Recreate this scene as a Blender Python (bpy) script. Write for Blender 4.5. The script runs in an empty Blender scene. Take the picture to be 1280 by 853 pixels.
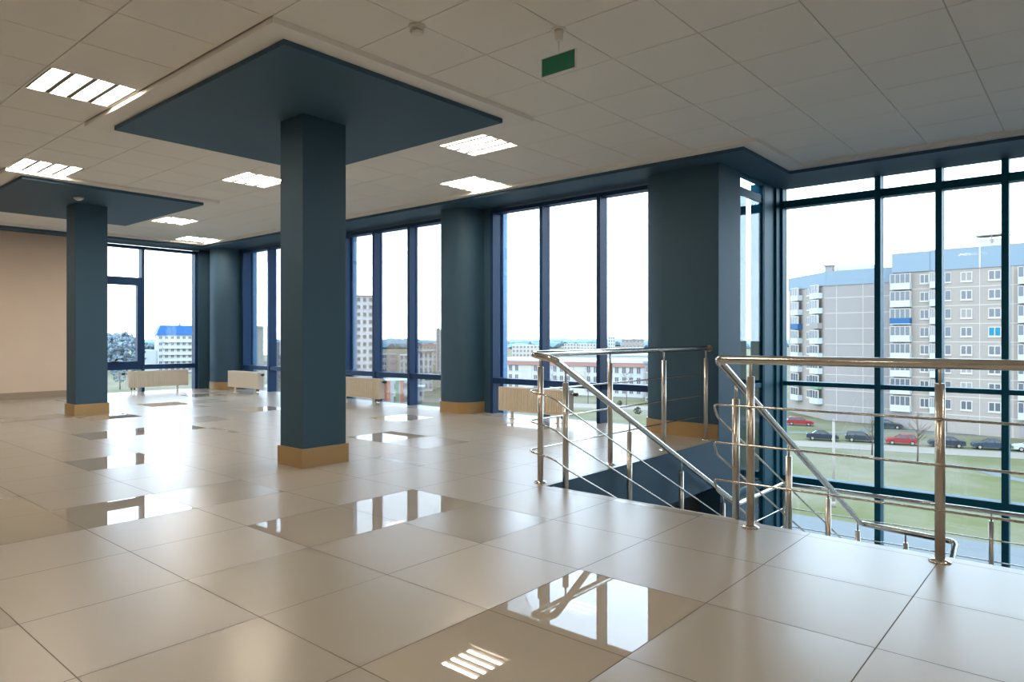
import bpy, bmesh, math, random
from mathutils import Vector, Matrix
random.seed(7)
SC = bpy.context.scene
COL = SC.collection
PI = math.pi

# ------------------------------------------------------------------ camera
EYE, FOC, YAW, HOR = 1.03, 862.0, math.radians(40.5), 422.3
cam = bpy.data.cameras.new('camera')
cam.sensor_width = 36.0
cam.lens = 36.0 * FOC / 1280.0
cam.shift_y = -(426.5 - HOR) / 1280.0
cam.clip_end = 6000
cam_o = bpy.data.objects.new('camera', cam)
COL.objects.link(cam_o)
cam_o.location = (0, 0, EYE)
cam_o.rotation_euler = (PI / 2, 0, YAW)
SC.camera = cam_o
RGT = (math.cos(YAW), math.sin(YAW)); FWD = (-math.sin(YAW), math.cos(YAW))


def far(px, d, z=None, py=None):
    """world point at forward distance d metres on the sight line of column px"""
    k = (px - 640) / FOC * d
    x, y = FWD[0] * d + RGT[0] * k, FWD[1] * d + RGT[1] * k
    if py is not None:
        z = EYE - (py - HOR) / FOC * d
    return (x, y, z if z is not None else 0.0)


# ------------------------------------------------------------------ materials
def lin(r, g, b):
    f = lambda c: (c / 255) / 12.92 if c <= 10 else (((c / 255) + .055) / 1.055) ** 2.4
    return (f(r), f(g), f(b), 1)


MATS = {}


def mat(name, rgb, rough=.5, metal=0., var=0., scale=6., bump=0., bscale=40., spec=None, coat=0., stretch=None, rvar=0.):
    m = bpy.data.materials.new(name); m.use_nodes = True
    nt = m.node_tree; b = nt.nodes['Principled BSDF']
    c = lin(*rgb)
    b.inputs['Base Color'].default_value = c
    b.inputs['Roughness'].default_value = rough
    b.inputs['Metallic'].default_value = metal
    if spec is not None: b.inputs['Specular IOR Level'].default_value = spec
    if coat: b.inputs['Coat Weight'].default_value = coat
    tc = nt.nodes.new('ShaderNodeTexCoord')
    src = tc.outputs['Object']
    if stretch:
        mp = nt.nodes.new('ShaderNodeMapping'); mp.inputs['Scale'].default_value = stretch
        nt.links.new(src, mp.inputs['Vector']); src = mp.outputs['Vector']
    if var or rvar:
        n = nt.nodes.new('ShaderNodeTexNoise'); n.inputs['Scale'].default_value = scale; n.inputs['Detail'].default_value = 4
        nt.links.new(src, n.inputs['Vector'])
    if var:
        mx = nt.nodes.new('ShaderNodeMix'); mx.data_type = 'RGBA'
        mx.inputs[6].default_value = tuple(v * (1 - var) for v in c[:3]) + (1,)
        mx.inputs[7].default_value = tuple(min(1, v * (1 + var)) for v in c[:3]) + (1,)
        nt.links.new(n.outputs['Fac'], mx.inputs[0]); nt.links.new(mx.outputs[2], b.inputs['Base Color'])
    if rvar:
        mr = nt.nodes.new('ShaderNodeMapRange'); mr.inputs[3].default_value = max(0, rough - rvar); mr.inputs[4].default_value = rough + rvar
        nt.links.new(n.outputs['Fac'], mr.inputs[0]); nt.links.new(mr.outputs[0], b.inputs['Roughness'])
    if bump:
        n2 = nt.nodes.new('ShaderNodeTexNoise'); n2.inputs['Scale'].default_value = bscale
        nt.links.new(src, n2.inputs['Vector'])
        bp = nt.nodes.new('ShaderNodeBump'); bp.inputs['Strength'].default_value = bump; bp.inputs['Distance'].default_value = .004
        nt.links.new(n2.outputs['Fac'], bp.inputs['Height']); nt.links.new(bp.outputs['Normal'], b.inputs['Normal'])
    MATS[name] = m
    return m


def emit_mat(name, rgb, s):
    m = bpy.data.materials.new(name); m.use_nodes = True
    b = m.node_tree.nodes['Principled BSDF']
    b.inputs['Base Color'].default_value = (.9, .9, .9, 1)
    b.inputs['Emission Color'].default_value = rgb + (1,)
    b.inputs['Emission Strength'].default_value = s
    return m


def glass_mat(name, tint, refl):
    m = bpy.data.materials.new(name); m.use_nodes = True
    nt = m.node_tree; nt.nodes.clear()
    o = nt.nodes.new('ShaderNodeOutputMaterial'); mx = nt.nodes.new('ShaderNodeMixShader')
    t = nt.nodes.new('ShaderNodeBsdfTransparent'); g = nt.nodes.new('ShaderNodeBsdfGlossy')
    fr = nt.nodes.new('ShaderNodeFresnel'); fr.inputs['IOR'].default_value = 1.45
    mul = nt.nodes.new('ShaderNodeMath'); mul.operation = 'MULTIPLY'; mul.inputs[1].default_value = refl
    t.inputs['Color'].default_value = tint + (1,)
    g.inputs['Roughness'].default_value = 0.0; g.inputs['Color'].default_value = (1, 1, 1, 1)
    nt.links.new(fr.outputs[0], mul.inputs[0]); nt.links.new(mul.outputs[0], mx.inputs[0])
    nt.links.new(t.outputs[0], mx.inputs[1]); nt.links.new(g.outputs[0], mx.inputs[2])
    nt.links.new(mx.outputs[0], o.inputs['Surface'])
    return m


M_BLUE = mat('slate_blue_paint', (59, 90, 111), .6, spec=.35, var=.04, scale=3, bump=.05, bscale=200)
M_BEIGE = mat('beige_plaster', (226, 205, 184), .8, var=.03, scale=2, bump=.06, bscale=160)
M_WHITE = mat('white_plasterboard', (240, 238, 234), .8, var=.02, scale=2)
M_TILE = mat('mineral_fibre_tile', (243, 241, 236), .9, var=.03, scale=1.2, bump=.25, bscale=160)
M_GRID = mat('ceiling_grid_metal', (214, 212, 206), .5)
M_FLOOR_A = mat('satin_porcelain', (167, 159, 146), .31, spec=.48, var=.03, scale=1.6)
M_FLOOR_B = mat('soft_porcelain', (166, 158, 145), .25, spec=.48, var=.03, scale=1.6)
M_FLOOR_C = mat('polished_porcelain', (174, 165, 150), .012, var=.03, scale=1.6)
M_GROUT = mat('grey_grout', (108, 100, 89), .9)
M_PLINTH = mat('tan_plinth_tile', (176, 148, 104), .45, var=.08, scale=5)
M_SKIRT = mat('grey_tan_skirting_tile', (168, 152, 132), .45, var=.06, scale=5)
M_FRAME = mat('dark_blue_aluminium', (26, 60, 100), .45, spec=.3, var=.03)
M_TEAL = mat('deep_teal_aluminium', (8, 94, 118), .5, spec=.25, var=.03)
M_CLAD = mat('sky_tinted_cladding', (66, 98, 122), .6, spec=.15, bump=.8, bscale=2.5, stretch=(1.5, 1.5, .35))  # matt blue stands in for sky mirrored at the narrow side pane
M_CLADB = mat('blue_cladding', (92, 138, 178), .35, metal=.2, var=.05)
M_STEEL = mat('brushed_stainless', (208, 202, 192), .3, metal=1.)
M_STEELP = mat('polished_stainless', (218, 214, 206), .17, metal=1.)
M_RAD = mat('white_enamel', (232, 222, 205), .35)
M_BRASS = mat('dull_brass', (150, 110, 70), .35, metal=.8)
M_DARK = mat('dark_plastic', (28, 28, 30), .4)
M_PLAST = mat('white_plastic', (235, 232, 225), .4)
M_GREEN = mat('green_sign_face', (6, 116, 88), .5)
M_STAIR = mat('grey_stair_tile', (196, 192, 186), .5, var=.05)
M_DARKWALL = mat('shade_grey_plaster', (58, 60, 62), .85, var=.05)  # shade of the open storey below, put into a dark wall colour
M_TUBE = emit_mat('lit_tube', (1.0, .85, .68), 34.0)
M_REFL = mat('white_reflector', (240, 238, 232), .4)
M_LOUV = mat('aluminium_louvre', (112, 112, 110), .5)
GLASS = glass_mat('window_glass', (.95, .975, 1.0), .8)
GLASS_T = glass_mat('tinted_bay_glass', (.94, .98, 1.0), .8)
GLASS_S = glass_mat('side_bay_glass', (.94, .98, 1.0), .16)


# ------------------------------------------------------------------ mesh helpers
def props(o, label=None, cat=None, group=None, kind=None):
    if label: o['label'] = label
    if cat: o['category'] = cat
    if group: o['group'] = group
    if kind: o['kind'] = kind
    return o


class MB:
    def __init__(self): self.bm = bmesh.new()

    def box(self, x0, x1, y0, y1, z0, z1, mi=0, bev=0.):
        bm = self.bm
        vs = [bm.verts.new(p) for p in ((x0, y0, z0), (x1, y0, z0), (x1, y1, z0), (x0, y1, z0), (x0, y0, z1), (x1, y0, z1), (x1, y1, z1), (x0, y1, z1))]
        fs = [bm.faces.new([vs[i] for i in f]) for f in ((0, 3, 2, 1), (4, 5, 6, 7), (0, 1, 5, 4), (1, 2, 6, 5), (2, 3, 7, 6), (3, 0, 4, 7))]
        for f in fs: f.material_index = mi
        if bev:
            es = list({e for f in fs for e in f.edges})
            bmesh.ops.bevel(bm, geom=es, offset=bev, segments=2, affect='EDGES', profile=.5)
        return self

    def quad(self, pts, mi=0):
        f = self.bm.faces.new([self.bm.verts.new(p) for p in pts]); f.material_index = mi
        return self

    def prism(self, pts, z0, z1, mi=0, smooth=False):
        bm = self.bm
        a = [bm.verts.new((p[0], p[1], z0)) for p in pts]; b = [bm.verts.new((p[0], p[1], z1)) for p in pts]
        n = len(pts)
        bm.faces.new(a[::-1]).material_index = mi; bm.faces.new(b).material_index = mi
        for i in range(n):
            f = bm.faces.new((a[i], a[(i + 1) % n], b[(i + 1) % n], b[i])); f.material_index = mi; f.smooth = smooth
        return self

    def tube(self, pts, r, seg=14, mi=0, cap=True):
        bm = self.bm
        pts = [Vector(p) for p in pts]
        n = len(pts); rings = []
        t0 = (pts[1] - pts[0]).normalized()
        up = Vector((0, 0, 1)) if abs(t0.z) < .9 else Vector((1, 0, 0))
        nrm = (up - t0 * up.dot(t0)).normalized()
        for i, p in enumerate(pts):
            if i == 0: t = (pts[1] - pts[0])
            elif i == n - 1: t = (pts[-1] - pts[-2])
            else: t = (pts[i + 1] - pts[i]).normalized() + (pts[i] - pts[i - 1]).normalized()
            t.normalize()
            nrm = (nrm - t * nrm.dot(t)).normalized()
            bi = t.cross(nrm)
            rr = r[i] if isinstance(r, (list, tuple)) else r
            if 0 < i < n - 1:
                c = max(.5, t.dot((pts[i + 1] - pts[i]).normalized()))
            rings.append([bm.verts.new(p + (nrm * math.cos(a) + bi * math.sin(a)) * rr) for a in [2 * PI * k / seg for k in range(seg)]])
        for i in range(n - 1):
            for k in range(seg):
                f = bm.faces.new((rings[i][k], rings[i][(k + 1) % seg], rings[i + 1][(k + 1) % seg], rings[i + 1][k]))
                f.smooth = True; f.material_index = mi
        if cap:
            bm.faces.new(rings[0][::-1]).material_index = mi; bm.faces.new(rings[-1]).material_index = mi
        return self

    def cyl(self, x, y, z0, z1, r, seg=20, mi=0, r1=None):
        return self.tube([(x, y, z0), (x, y, z1)], [r, r if r1 is None else r1], seg, mi)

    def build(self, name, m, parent=None, loc=None, rz=0.):
        me = bpy.data.meshes.new(name)
        bmesh.ops.recalc_face_normals(self.bm, faces=self.bm.faces[:])
        self.bm.to_mesh(me); self.bm.free()
        for q in (m if isinstance(m, (list, tuple)) else [m]): me.materials.append(q)
        o = bpy.data.objects.new(name, me); COL.objects.link(o)
        if parent: o.parent = parent
        if loc: o.location = loc
        if rz: o.rotation_euler = (0, 0, rz)
        return o


def empty(name, loc=(0, 0, 0), rz=0., **kw):
    o = bpy.data.objects.new(name, None); COL.objects.link(o)
    o.location = loc; o.rotation_euler = (0, 0, rz); o.empty_display_size = .2
    return props(o, **kw)


def copy_tree(o, parent=None):
    c = o.copy(); COL.objects.link(c)
    if parent: c.parent = parent
    for ch in [q for q in bpy.data.objects if q.parent == o]: copy_tree(ch, c)
    return c


def fillet(pts, r, n=6):
    """round the corners of a polyline"""
    P = [Vector(p) for p in pts]; out = [P[0]]
    for i in range(1, len(P) - 1):
        rr = r[i - 1] if isinstance(r, (list, tuple)) else r
        a, b, c = P[i - 1], P[i], P[i + 1]
        la, lc = (a - b).length, (c - b).length
        d = min(rr, la * .48, lc * .48)
        p, q = b + (a - b).normalized() * d, b + (c - b).normalized() * d
        for k in range(n + 1):
            t = k / n
            out.append(p * (1 - t) ** 2 + b * 2 * t * (1 - t) + q * t * t)
    out.append(P[-1])
    return out


def rrect(x0, x1, y0, y1, rads, n=10):
    """rounded rectangle outline; rads for corners (x0,y0),(x1,y0),(x1,y1),(x0,y1)"""
    out = []
    cs = ((x0, y0, PI), (x1, y0, 1.5 * PI), (x1, y1, 0), (x0, y1, .5 * PI))
    for (cx, cy, a0), r in zip(cs, rads):
        if r <= 0: out.append((cx, cy)); continue
        ox = cx + (r if cx == x0 else -r); oy = cy + (r if cy == y0 else -r)
        for k in range(n + 1):
            a = a0 + .5 * PI * k / n
            out.append((ox + r * math.cos(a), oy + r * math.sin(a)))
    return out


# ------------------------------------------------------------------ room numbers
XL, XR, YB = -13.8, 4.6, -6.5          # left wall, right wall, back wall
YG, YBAY = 7.08, 8.45                  # glass of the long wall and of the stairwell bay
XG = -14.0                             # glass of the end wall
ZT, ZBAND, ZSOF = 2.87, 2.835, 2.80    # tiles, plaster margin, blue soffit
HX0, HX1, HY0 = -2.93, .45, 3.79       # stairwell opening
ZLAND = -1.60
TP, TX0, TY0 = .597, -1.762, 2.523     # floor tile pitch and origin
CP, CX0, CY0 = .596, -.655, 3.299      # ceiling grid


# ------------------------------------------------------------------ floor
def build_floor():
    polished = {(0, -1), (-3, -1), (-3, 0), (-5, -2), (-8, -1), (-11, 0), (-11, 1), (-14, 1), (-9, 5), (-6, 6), (-16, 3), (-13, 4), (-7, 3), (-18, 5), (2, -3), (0, -2), (-6, -3), (-5, -3)}
    soft = {(0, -2), (-1, -2), (-1, -3), (0, -3), (-4, -4), (-5, -3), (-2, 3)}
    b = MB()
    regs = [(XL, XR, YB, HY0), (XL, HX0, HY0, YG - .006), (HX1 + .35, XR, HY0, YBAY), (XG + .006, XL, 4.2, YG - .006)]
    g = .002
    for (x0, x1, y0, y1) in regs:
        b.quad([(x0, y0, -.0015), (x1, y0, -.0015), (x1, y1, -.0015), (x0, y1, -.0015)], 3)
        for i in range(math.floor((x0 - TX0) / TP), math.ceil((x1 - TX0) / TP)):
            for j in range(math.floor((y0 - TY0) / TP), math.ceil((y1 - TY0) / TP)):
                a0, a1 = max(x0, TX0 + i * TP + g), min(x1, TX0 + (i + 1) * TP - g)
                c0, c1 = max(y0, TY0 + j * TP + g), min(y1, TY0 + (j + 1) * TP - g)
                if a1 - a0 < .004 or c1 - c0 < .004: continue
                h = random.random()
                mi = 2 if (i, j) in polished else (1 if (i, j) in soft or h < .08 else 0)
                b.quad([(a0, c0, 0), (a1, c0, 0), (a1, c1, 0), (a0, c1, 0)], mi)
    o = b.build('floor', [M_FLOOR_A, M_FLOOR_B, M_FLOOR_C, M_GROUT])
    props(o, 'beige porcelain tile floor with a few mirror-polished tiles', 'floor', kind='structure')


build_floor()
# floor slab under the tiles, its edge is the blue fascia of the stair opening
b = MB()
for r in ((XL, XR, YB, HY0), (XL - .3, HX0, HY0, 6.68), (HX1 + .35, XR, HY0, YBAY)):
    b.box(r[0], r[1], r[2], r[3], -.46, -.003)
b.box(XL - .3, HX0 - .35, 6.68, YG + .1, -.46, -.003)
props(b.build('trim_1', M_BLUE), 'slate blue floor edge around the stair opening', 'floor edge', kind='structure')
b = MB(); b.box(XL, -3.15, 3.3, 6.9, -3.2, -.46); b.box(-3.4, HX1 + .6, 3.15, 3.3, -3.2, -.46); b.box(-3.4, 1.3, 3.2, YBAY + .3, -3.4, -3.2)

props(b.build('wall_stairwell', M_DARKWALL), 'stairwell wall below the floor edge, coloured dark for the unlit lower storey', 'wall', kind='structure')

# ------------------------------------------------------------------ ceiling
LAMPS = [(8, -3), (13, -2), (11, 1), (6, 2), (8, 4), (17, 2), (20, 4),      # in view
         (3, -3), (2, -8), (-3, -4), (-4, 1), (-4, -9), (18, -3), (18, -7)]  # unseen lamps, added to brighten the hall and its left wall


def build_ceiling():
    b = MB(); g = .004; d = .010
    lam = set(LAMPS)
    for k in range(-9, 23):
        for j in range(-17, 9):
            x1, x0 = CX0 - k * CP, CX0 - (k + 1) * CP
            y0, y1 = CY0 + j * CP, CY0 + (j + 1) * CP
            if x1 < HX0 and y0 > YG: continue
            if x0 > XR or x1 < XL or y1 < YB or y0 > YBAY: continue
            if (k, j) in lam: continue
            b.quad([(x0, y0, ZT + d), (x0, y1, ZT + d), (x1, y1, ZT + d), (x1, y0, ZT + d)], 1)
            p = [(x0 + g, y0 + g), (x1 - g, y0 + g), (x1 - g, y1 - g), (x0 + g, y1 - g)]
            b.quad([(q[0], q[1], ZT) for q in p[::-1]])
            for q in range(4):
                s, t = p[q], p[(q + 1) % 4]
                b.quad([(s[0], s[1], ZT), (t[0], t[1], ZT), (t[0], t[1], ZT + d), (s[0], s[1], ZT + d)])
    o = b.build('ceiling', [M_TILE, M_GRID])
    props(o, 'off white suspended ceiling of square mineral tiles', 'ceiling', kind='structure')


build_ceiling()
# roof slab above, keeps daylight out
b = MB(); b.box(XG - .15, XR + .2, YB - .2, YG + .1, 3.05, 3.3); b.box(HX0 - .12, XR + .2, YG + .1, YBAY + .1, 3.05, 3.3)
props(b.build('ceiling_slab', M_WHITE), 'white structural slab above the suspended ceiling', 'ceiling slab', kind='structure')

# plaster margin along the windows (thin step below the tiles)
b = MB()
b.box(XL, -2.405, 6.27, 6.37, ZBAND, 3.0); b.box(-2.57, -2.405, 6.37, 7.54, ZBAND, 3.0)
b.box(-2.57, XR, 7.54, 7.64, ZBAND, 3.0); b.box(-13.42, -13.25, 2.0, 6.27, ZBAND, 3.0)
props(b.build('trim_2', M_WHITE), 'narrow white plaster margin between ceiling tiles and blue soffit', 'ceiling margin', kind='structure')
# blue soffit
b = MB()
b.box(XG - .1, -2.563, 6.363, YG + .2, ZSOF, 3.05)
b.box(HX0 - .1, -2.563, YG + .2, 7.63, ZSOF, 3.05)
b.box(HX0 - .1, XR, 7.63, YBAY - .118, ZSOF, 3.05)
b.box(XG - .1, -13.41, YB, 6.363, ZSOF, 3.05)
props(b.build('trim_3', M_BLUE), 'slate blue soffit running above the windows', 'soffit', kind='structure')


def ceiling_panel(x0, x1, y0, y1, label, m):
    t = empty('ceiling_panel', ((x0 + x1) / 2, (y0 + y1) / 2, ZSOF), label=label, cat='ceiling panel')
    ox, oy = t.location.x, t.location.y
    b = MB(); b.box(x0 - ox, x1 - ox, y0 - oy, y1 - oy, 0, .036)
    b.build('panel', M_BLUE, t)
    b = MB()
    X0, X1, Y0, Y1 = m[0] - ox, m[1] - ox, m[2] - oy, m[3] - oy
    b.box(X0, X1, Y0, Y1, .035, .10)
    b.build('margin', M_WHITE, t)


ceiling_panel(-6.40, -3.75, 2.27, 4.27, 'large slate blue square ceiling panel around the nearest column, white margin', (-6.61, -3.60, 2.111, 4.487))
ceiling_panel(-11.75, -9.12, 2.29, 4.33, 'slate blue square ceiling panel around the farther freestanding column, at left', (-11.97, -8.997, 2.111, 4.487))


# ------------------------------------------------------------------ columns
def square_column(x0, x1, y0, y1, label):
    t = empty('column', ((x0 + x1) / 2, (y0 + y1) / 2, 0), label=label, cat='column')
    hx, hy = (x1 - x0) / 2, (y1 - y0) / 2
    MB().box(-hx + .016, hx - .016, -hy + .016, hy - .016, .0, ZSOF, bev=.004).build('shaft', M_BLUE, t)
    p = MB(); e = .0165
    p.box(-hx, hx, -hy, -hy + e, 0, .15); p.box(-hx, hx, hy - e, hy, 0, .15)
    p.box(-hx, -hx + e, -hy + e, hy - e, 0, .15); p.box(hx - e, hx, -hy + e, hy - e, 0, .15)
    p.build('plinth', M_PLINTH, t)


square_column(-5.125, -4.765, 3.045, 3.485, 'nearest slate blue square column standing under the large ceiling panel')
square_column(-10.58, -10.21, 3.14, 3.56, 'farther slate blue square column in front of the end window')


def wall_column(name, outline_fn, label, clip_right=None):
    t = empty(name, (0, 0, 0), label=label, cat='column')
    MB().prism(outline_fn(0), 0, ZSOF, smooth=True).build('shaft', M_BLUE, t)
    pl = outline_fn(.012)
    if clip_right is not None: pl = [(min(q[0], clip_right), q[1]) for q in pl]
    MB().prism(pl, 0, .15, smooth=True).build('plinth', M_PLINTH, t)
    for c in t.children:
        c.data.set_sharp_from_angle(angle=math.radians(40))
    return t


wall_column('column', lambda e: rrect(-7.02 - e, -6.49 + e, 6.62 - e, 7.02, (.12, .24, 0, 0)), 'slate blue rounded column between the two wide windows of the long wall')
wall_column('column', lambda e: rrect(-3.86 - e, HX0 - .001, 6.64 - e, 7.17, (.30, 0, 0, 0)), 'dark slate blue column beside the stair opening, right of the windows', HX0 - .006)
wall_column('column', lambda e: [(-13.45 + (.35 + e) * math.cos(a), 6.90 + (.35 + e) * math.sin(a)) for a in [2 * PI * k / 40 for k in range(40)]],
            'round slate blue column in the far corner between two windows')

# ------------------------------------------------------------------ walls
YW0, YW1 = 7.0, 7.26


def wall(name, boxes, m, label):
    b = MB()
    for q in boxes: b.box(*q)
    return props(b.build(name, m), label, 'wall', kind='structure')


wall('wall_left', [(XL - .3, XL, YB, 4.15, 0, ZSOF)], M_BEIGE, 'plain beige wall at the left end of the hall')
wall('wall_left_pier', [(XG - .12, XL - .02, 6.47, YW1, 0, ZSOF), (XG - .12, -13.02, 7.01, YW1, 0, ZSOF)], M_BLUE, 'slate blue wall pier behind the round corner column')
wall('wall_front_pier', [(-6.99, -6.33, YW0, YW1, 0, ZSOF), (-12.0 + 1.9, -9.75, YW0, YW1, 0, ZSOF)], M_BLUE, 'slate blue wall pier behind the rounded column')
wall('wall_front_return', [(-3.80, -3.0, 7.17, YW1, 0, ZSOF), (-3.3, HX0, 6.68, 7.17, -3.2, -.001)], M_BLUE, 'slate blue wall return at the left side of the stairwell bay')
wall('wall_back', [(XL, XR, YB - .2, YB, 0, 3.05)], M_BEIGE, 'beige wall behind the viewer')
wall('wall_right', [(XR, XR + .2, YB, YBAY, 0, 3.05), (.8, .95, HY0 + .1, YBAY - .1, -3.2, -.46), (2.55, XR, YBAY - .1, YBAY + .1, -.46, 3.05)], M_BEIGE, 'beige wall right of the stairwell')
b = MB(); b.box(XL, XL + .014, YB, 4.15, 0, .11)
props(b.build('baseboard_left', M_SKIRT), 'grey tan tile skirting along the beige wall', 'skirting', kind='structure')


# ------------------------------------------------------------------ windows
def window(name, label, origin, along, x0, x1, z0, z1, mull, trans, fm, gm, fw=.052, dep=.115, edge=.05, z_step=None):
    """curtain-wall window; local x along the wall, local +y outward"""
    rz = 0 if along == 'x' else PI / 2
    t = empty(name, origin, rz, label=label, cat='window', kind='structure')
    f = MB(); di, do = -dep, .03
    f.box(x0, x0 + edge, di, do, z0, z1); f.box(x1 - edge, x1, di, do, z0, z1)
    f.box(x0 + edge, x1 - edge, di, do, z1 - edge, z1); f.box(x0 + edge, x1 - edge, di, do, z0, z0 + edge)
    f.build('frame', fm, t)
    for x in mull: MB().box(x - fw / 2, x + fw / 2, di - .004, do + .01, z0 + edge, z1 - edge).build('mullion', fm, t)
    xs = [x0 + edge] + [v for m in sorted(mull) for v in (m - fw / 2, m + fw / 2)] + [x1 - edge]
    bays = [(xs[i], xs[i + 1]) for i in range(0, len(xs), 2)]
    for z, h in trans:
        for a, c in bays: MB().box(a, c, di + .012, do, z - h / 2, z + h / 2).build('transom', fm, t)
    zs = [z0 + edge] + [v for z, h in sorted(trans) for v in (z - h / 2, z + h / 2)] + [z1 - edge]
    for a, c in bays:
        for i in range(0, len(zs), 2):
            MB().box(a, c, -.004, .004, zs[i], zs[i + 1]).build('pane', gm, t)
    return t


window('window_1', 'wide three-bay window behind the stair railing and the right-hand radiator', (0, YG, 0), 'x', -6.34, -3.80, -.07, 2.77, [-5.46, -4.585], [(.445, .075)], M_FRAME, GLASS)
window('window_2', 'three-bay window just right of the nearest column', (0, YG, 0), 'x', -9.76, -6.97, -.07, 2.77, [-8.87, -8.02], [(.445, .075)], M_FRAME, GLASS)
window('window_3', 'narrow window beside the round corner column', (0, YG, 0), 'x', -13.04, -10.08, -.07, 2.77, [-12.05, -11.05], [(.445, .075)], M_FRAME, GLASS)
wl = window('window_4', 'end wall window with an opening sash behind the radiator', (XG, 0, 0), 'y', 4.15, 6.47, -.07, 2.77, [5.43], [(.47, .09)], M_FRAME, GLASS)
# opening sash at the left bay of window_4 and its upper transom
MB().box(4.20, 5.404, -.10, .03, 2.09, 2.17).build('transom', M_FRAME, wl)
s = MB()
s.box(4.20, 5.40, -.125, -.02, .515, .585); s.box(4.20, 5.40, -.125, -.02, 2.02, 2.09)
s.box(4.20, 4.28, -.125, -.02, .585, 2.02); s.box(5.325, 5.40, -.125, -.02, .585, 2.02)
sash = s.build('sash', M_FRAME, wl)
h = MB(); h.box(4.86, 5.0, -.145, -.125, .555, .59); h.tube([(4.93, -.14, .59), (4.93, -.17, .63), (5.06, -.175, .645)], .012, 8)
h.build('handle', M_DARK, sash)
# stairwell bay
window('window_5', 'full height stairwell glazing at the right with dark teal mullions, widened out of view for daylight', (0, YBAY, 0), 'x', HX0, 2.55, -3.2, 2.865, [-1.86, -1.285, -.72, -.15, .42, 1.38, 1.95], [(2.615, .085), (.488, .05), (-.65, .08), (-1.65, .1)], M_TEAL, GLASS_T, fw=.06, edge=.05)  # bays past the stair opening are unseen, added for more daylight
window('window_6', 'narrow side window of the stairwell bay', (HX0 - .025, 0, 0), 'y', 7.17, 7.88, -3.2, 2.80, [], [(2.615, .085), (.488, .05), (-.65, .08), (-1.65, .1)], M_TEAL, GLASS_S, fw=.05, edge=.03, dep=.02)
b = MB(); b.box(HX0 - .16, HX0, 7.88, YBAY + .05, -3.2, ZSOF)
b.box(HX0, HX0 + .025, 8.20, 8.33, -3.2, ZSOF)
props(b.build('wall_bay_corner', M_TEAL), 'deep teal corner post between the two stairwell windows', 'corner post', kind='structure')
# cladding fins outside, seen through the left pane of each window
for i, x in enumerate((-6.325, -9.74, -13.03)):
    MBx = MB(); MBx.box(x, x + .05, YG + .08, YG + .17, -3, 3.2, bev=.004)
    o = props(MBx.build('cladding_fin', M_CLADB), ('blue metal cladding fin outside, at the left edge of the window behind the railing',
              'blue metal cladding fin outside, seen just right of the nearest column', 'blue metal cladding fin outside, beside the round corner column')[i], 'cladding', 'blue cladding fins outside the windows', 'structure')
b = MB(); b.box(-3.9, -3.12, YW1 + .01, 7.88, -3.2, 2.72, bev=.05)
props(b.build('cladding_pier', M_CLAD), 'clad pier outside the narrow bay window, sky reflection put into its blue colour', 'cladding', kind='structure')


# ------------------------------------------------------------------ radiators
def radiator(loc, rz, label, valve_side=1):
    t = empty('radiator', loc, rz, label=label, cat='radiator', group='white panel radiators below the windows')
    L, D, z0, z1 = 1.09, .105, .10, .40
    b = MB(); n = 32
    # ribbed front: shallow vertical channels pressed into the panel
    b.box(-L / 2, L / 2, .012, .03, z0, z1)
    p = L / n
    for i in range(n):
        x = -L / 2 + i * p
        b.box(x + p * .14, x + p * .86, .0, .0125, z0 + .022, z1 - .022, bev=.004)
    b.box(-L / 2, L / 2, .0, .0125, z1 - .014, z1); b.box(-L / 2, L / 2, .0, .0125, z0, z0 + .014)
    b.build('front_panel', M_RAD, t)
    b = MB(); b.box(-L / 2, L / 2, D - .02, D, z0, z1); b.build('rear_panel', M_RAD, t)
    for x in (-L / 2 - .001, L / 2 + .001):
        MB().box(x - .003, x + .003, -.001, D + .001, z0 + .003, z1 + .002).build('side_panel', M_RAD, t)
    b = MB(); b.box(-L / 2, L / 2, .002, .012, z1, z1 + .004); b.box(-L / 2, L / 2, D - .012, D - .002, z1, z1 + .004)
    for i in range(36):
        x = -L / 2 + .02 + i * (L - .04) / 35
        b.box(x - .003, x + .003, .012, D - .012, z1 - .004, z1 + .003)
    b.build('top_grille', M_RAD, t)
    for x in (-.36, .36):
        lg = MB(); lg.box(x - .014, x + .014, .035, .06, 0, z0 + .06); lg.box(x - .03, x + .03, .02, .08, 0, .006)
        lg.build('leg', M_RAD, t)
    s = valve_side
    v = MB(); v.tube([(s * L / 2, .05, z1 - .04), (s * (L / 2 + .05), .05, z1 - .04)], .012, 10, 0)
    v.tube([(s * (L / 2 + .05), .05, z1 - .04), (s * (L / 2 + .10), .05, z1 - .04)], .021, 12, 1)
    v.build('valve', [M_STEELP, M_DARK], t)
    v = MB()
    for k in (0, .05):
        v.tube([(s * (L / 2 - .07 - k), .05, z0), (s * (L / 2 - .07 - k), .05, z0 - .04)], .017, 10, 0)
        v.tube([(s * (L / 2 - .07 - k), .05, z0 - .04), (s * (L / 2 - .07 - k), .05, 0.)], .009, 8, 1)
    v.build('supply_pipe', [M_BRASS, M_STEELP], t)
    return t


radiator((-5.315, 6.60, 0), 0, 'white panel radiator seen through the stair railing')
radiator((-8.82, 6.60, 0), 0, 'white panel radiator peeking out right of the nearest column')
radiator((-12.07, 6.46, 0), 0, 'short-looking white radiator in front of the round corner column')
radiator((-13.63, 5.62, 0), PI / 2, 'white ribbed radiator below the end wall window', -1)


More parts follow.
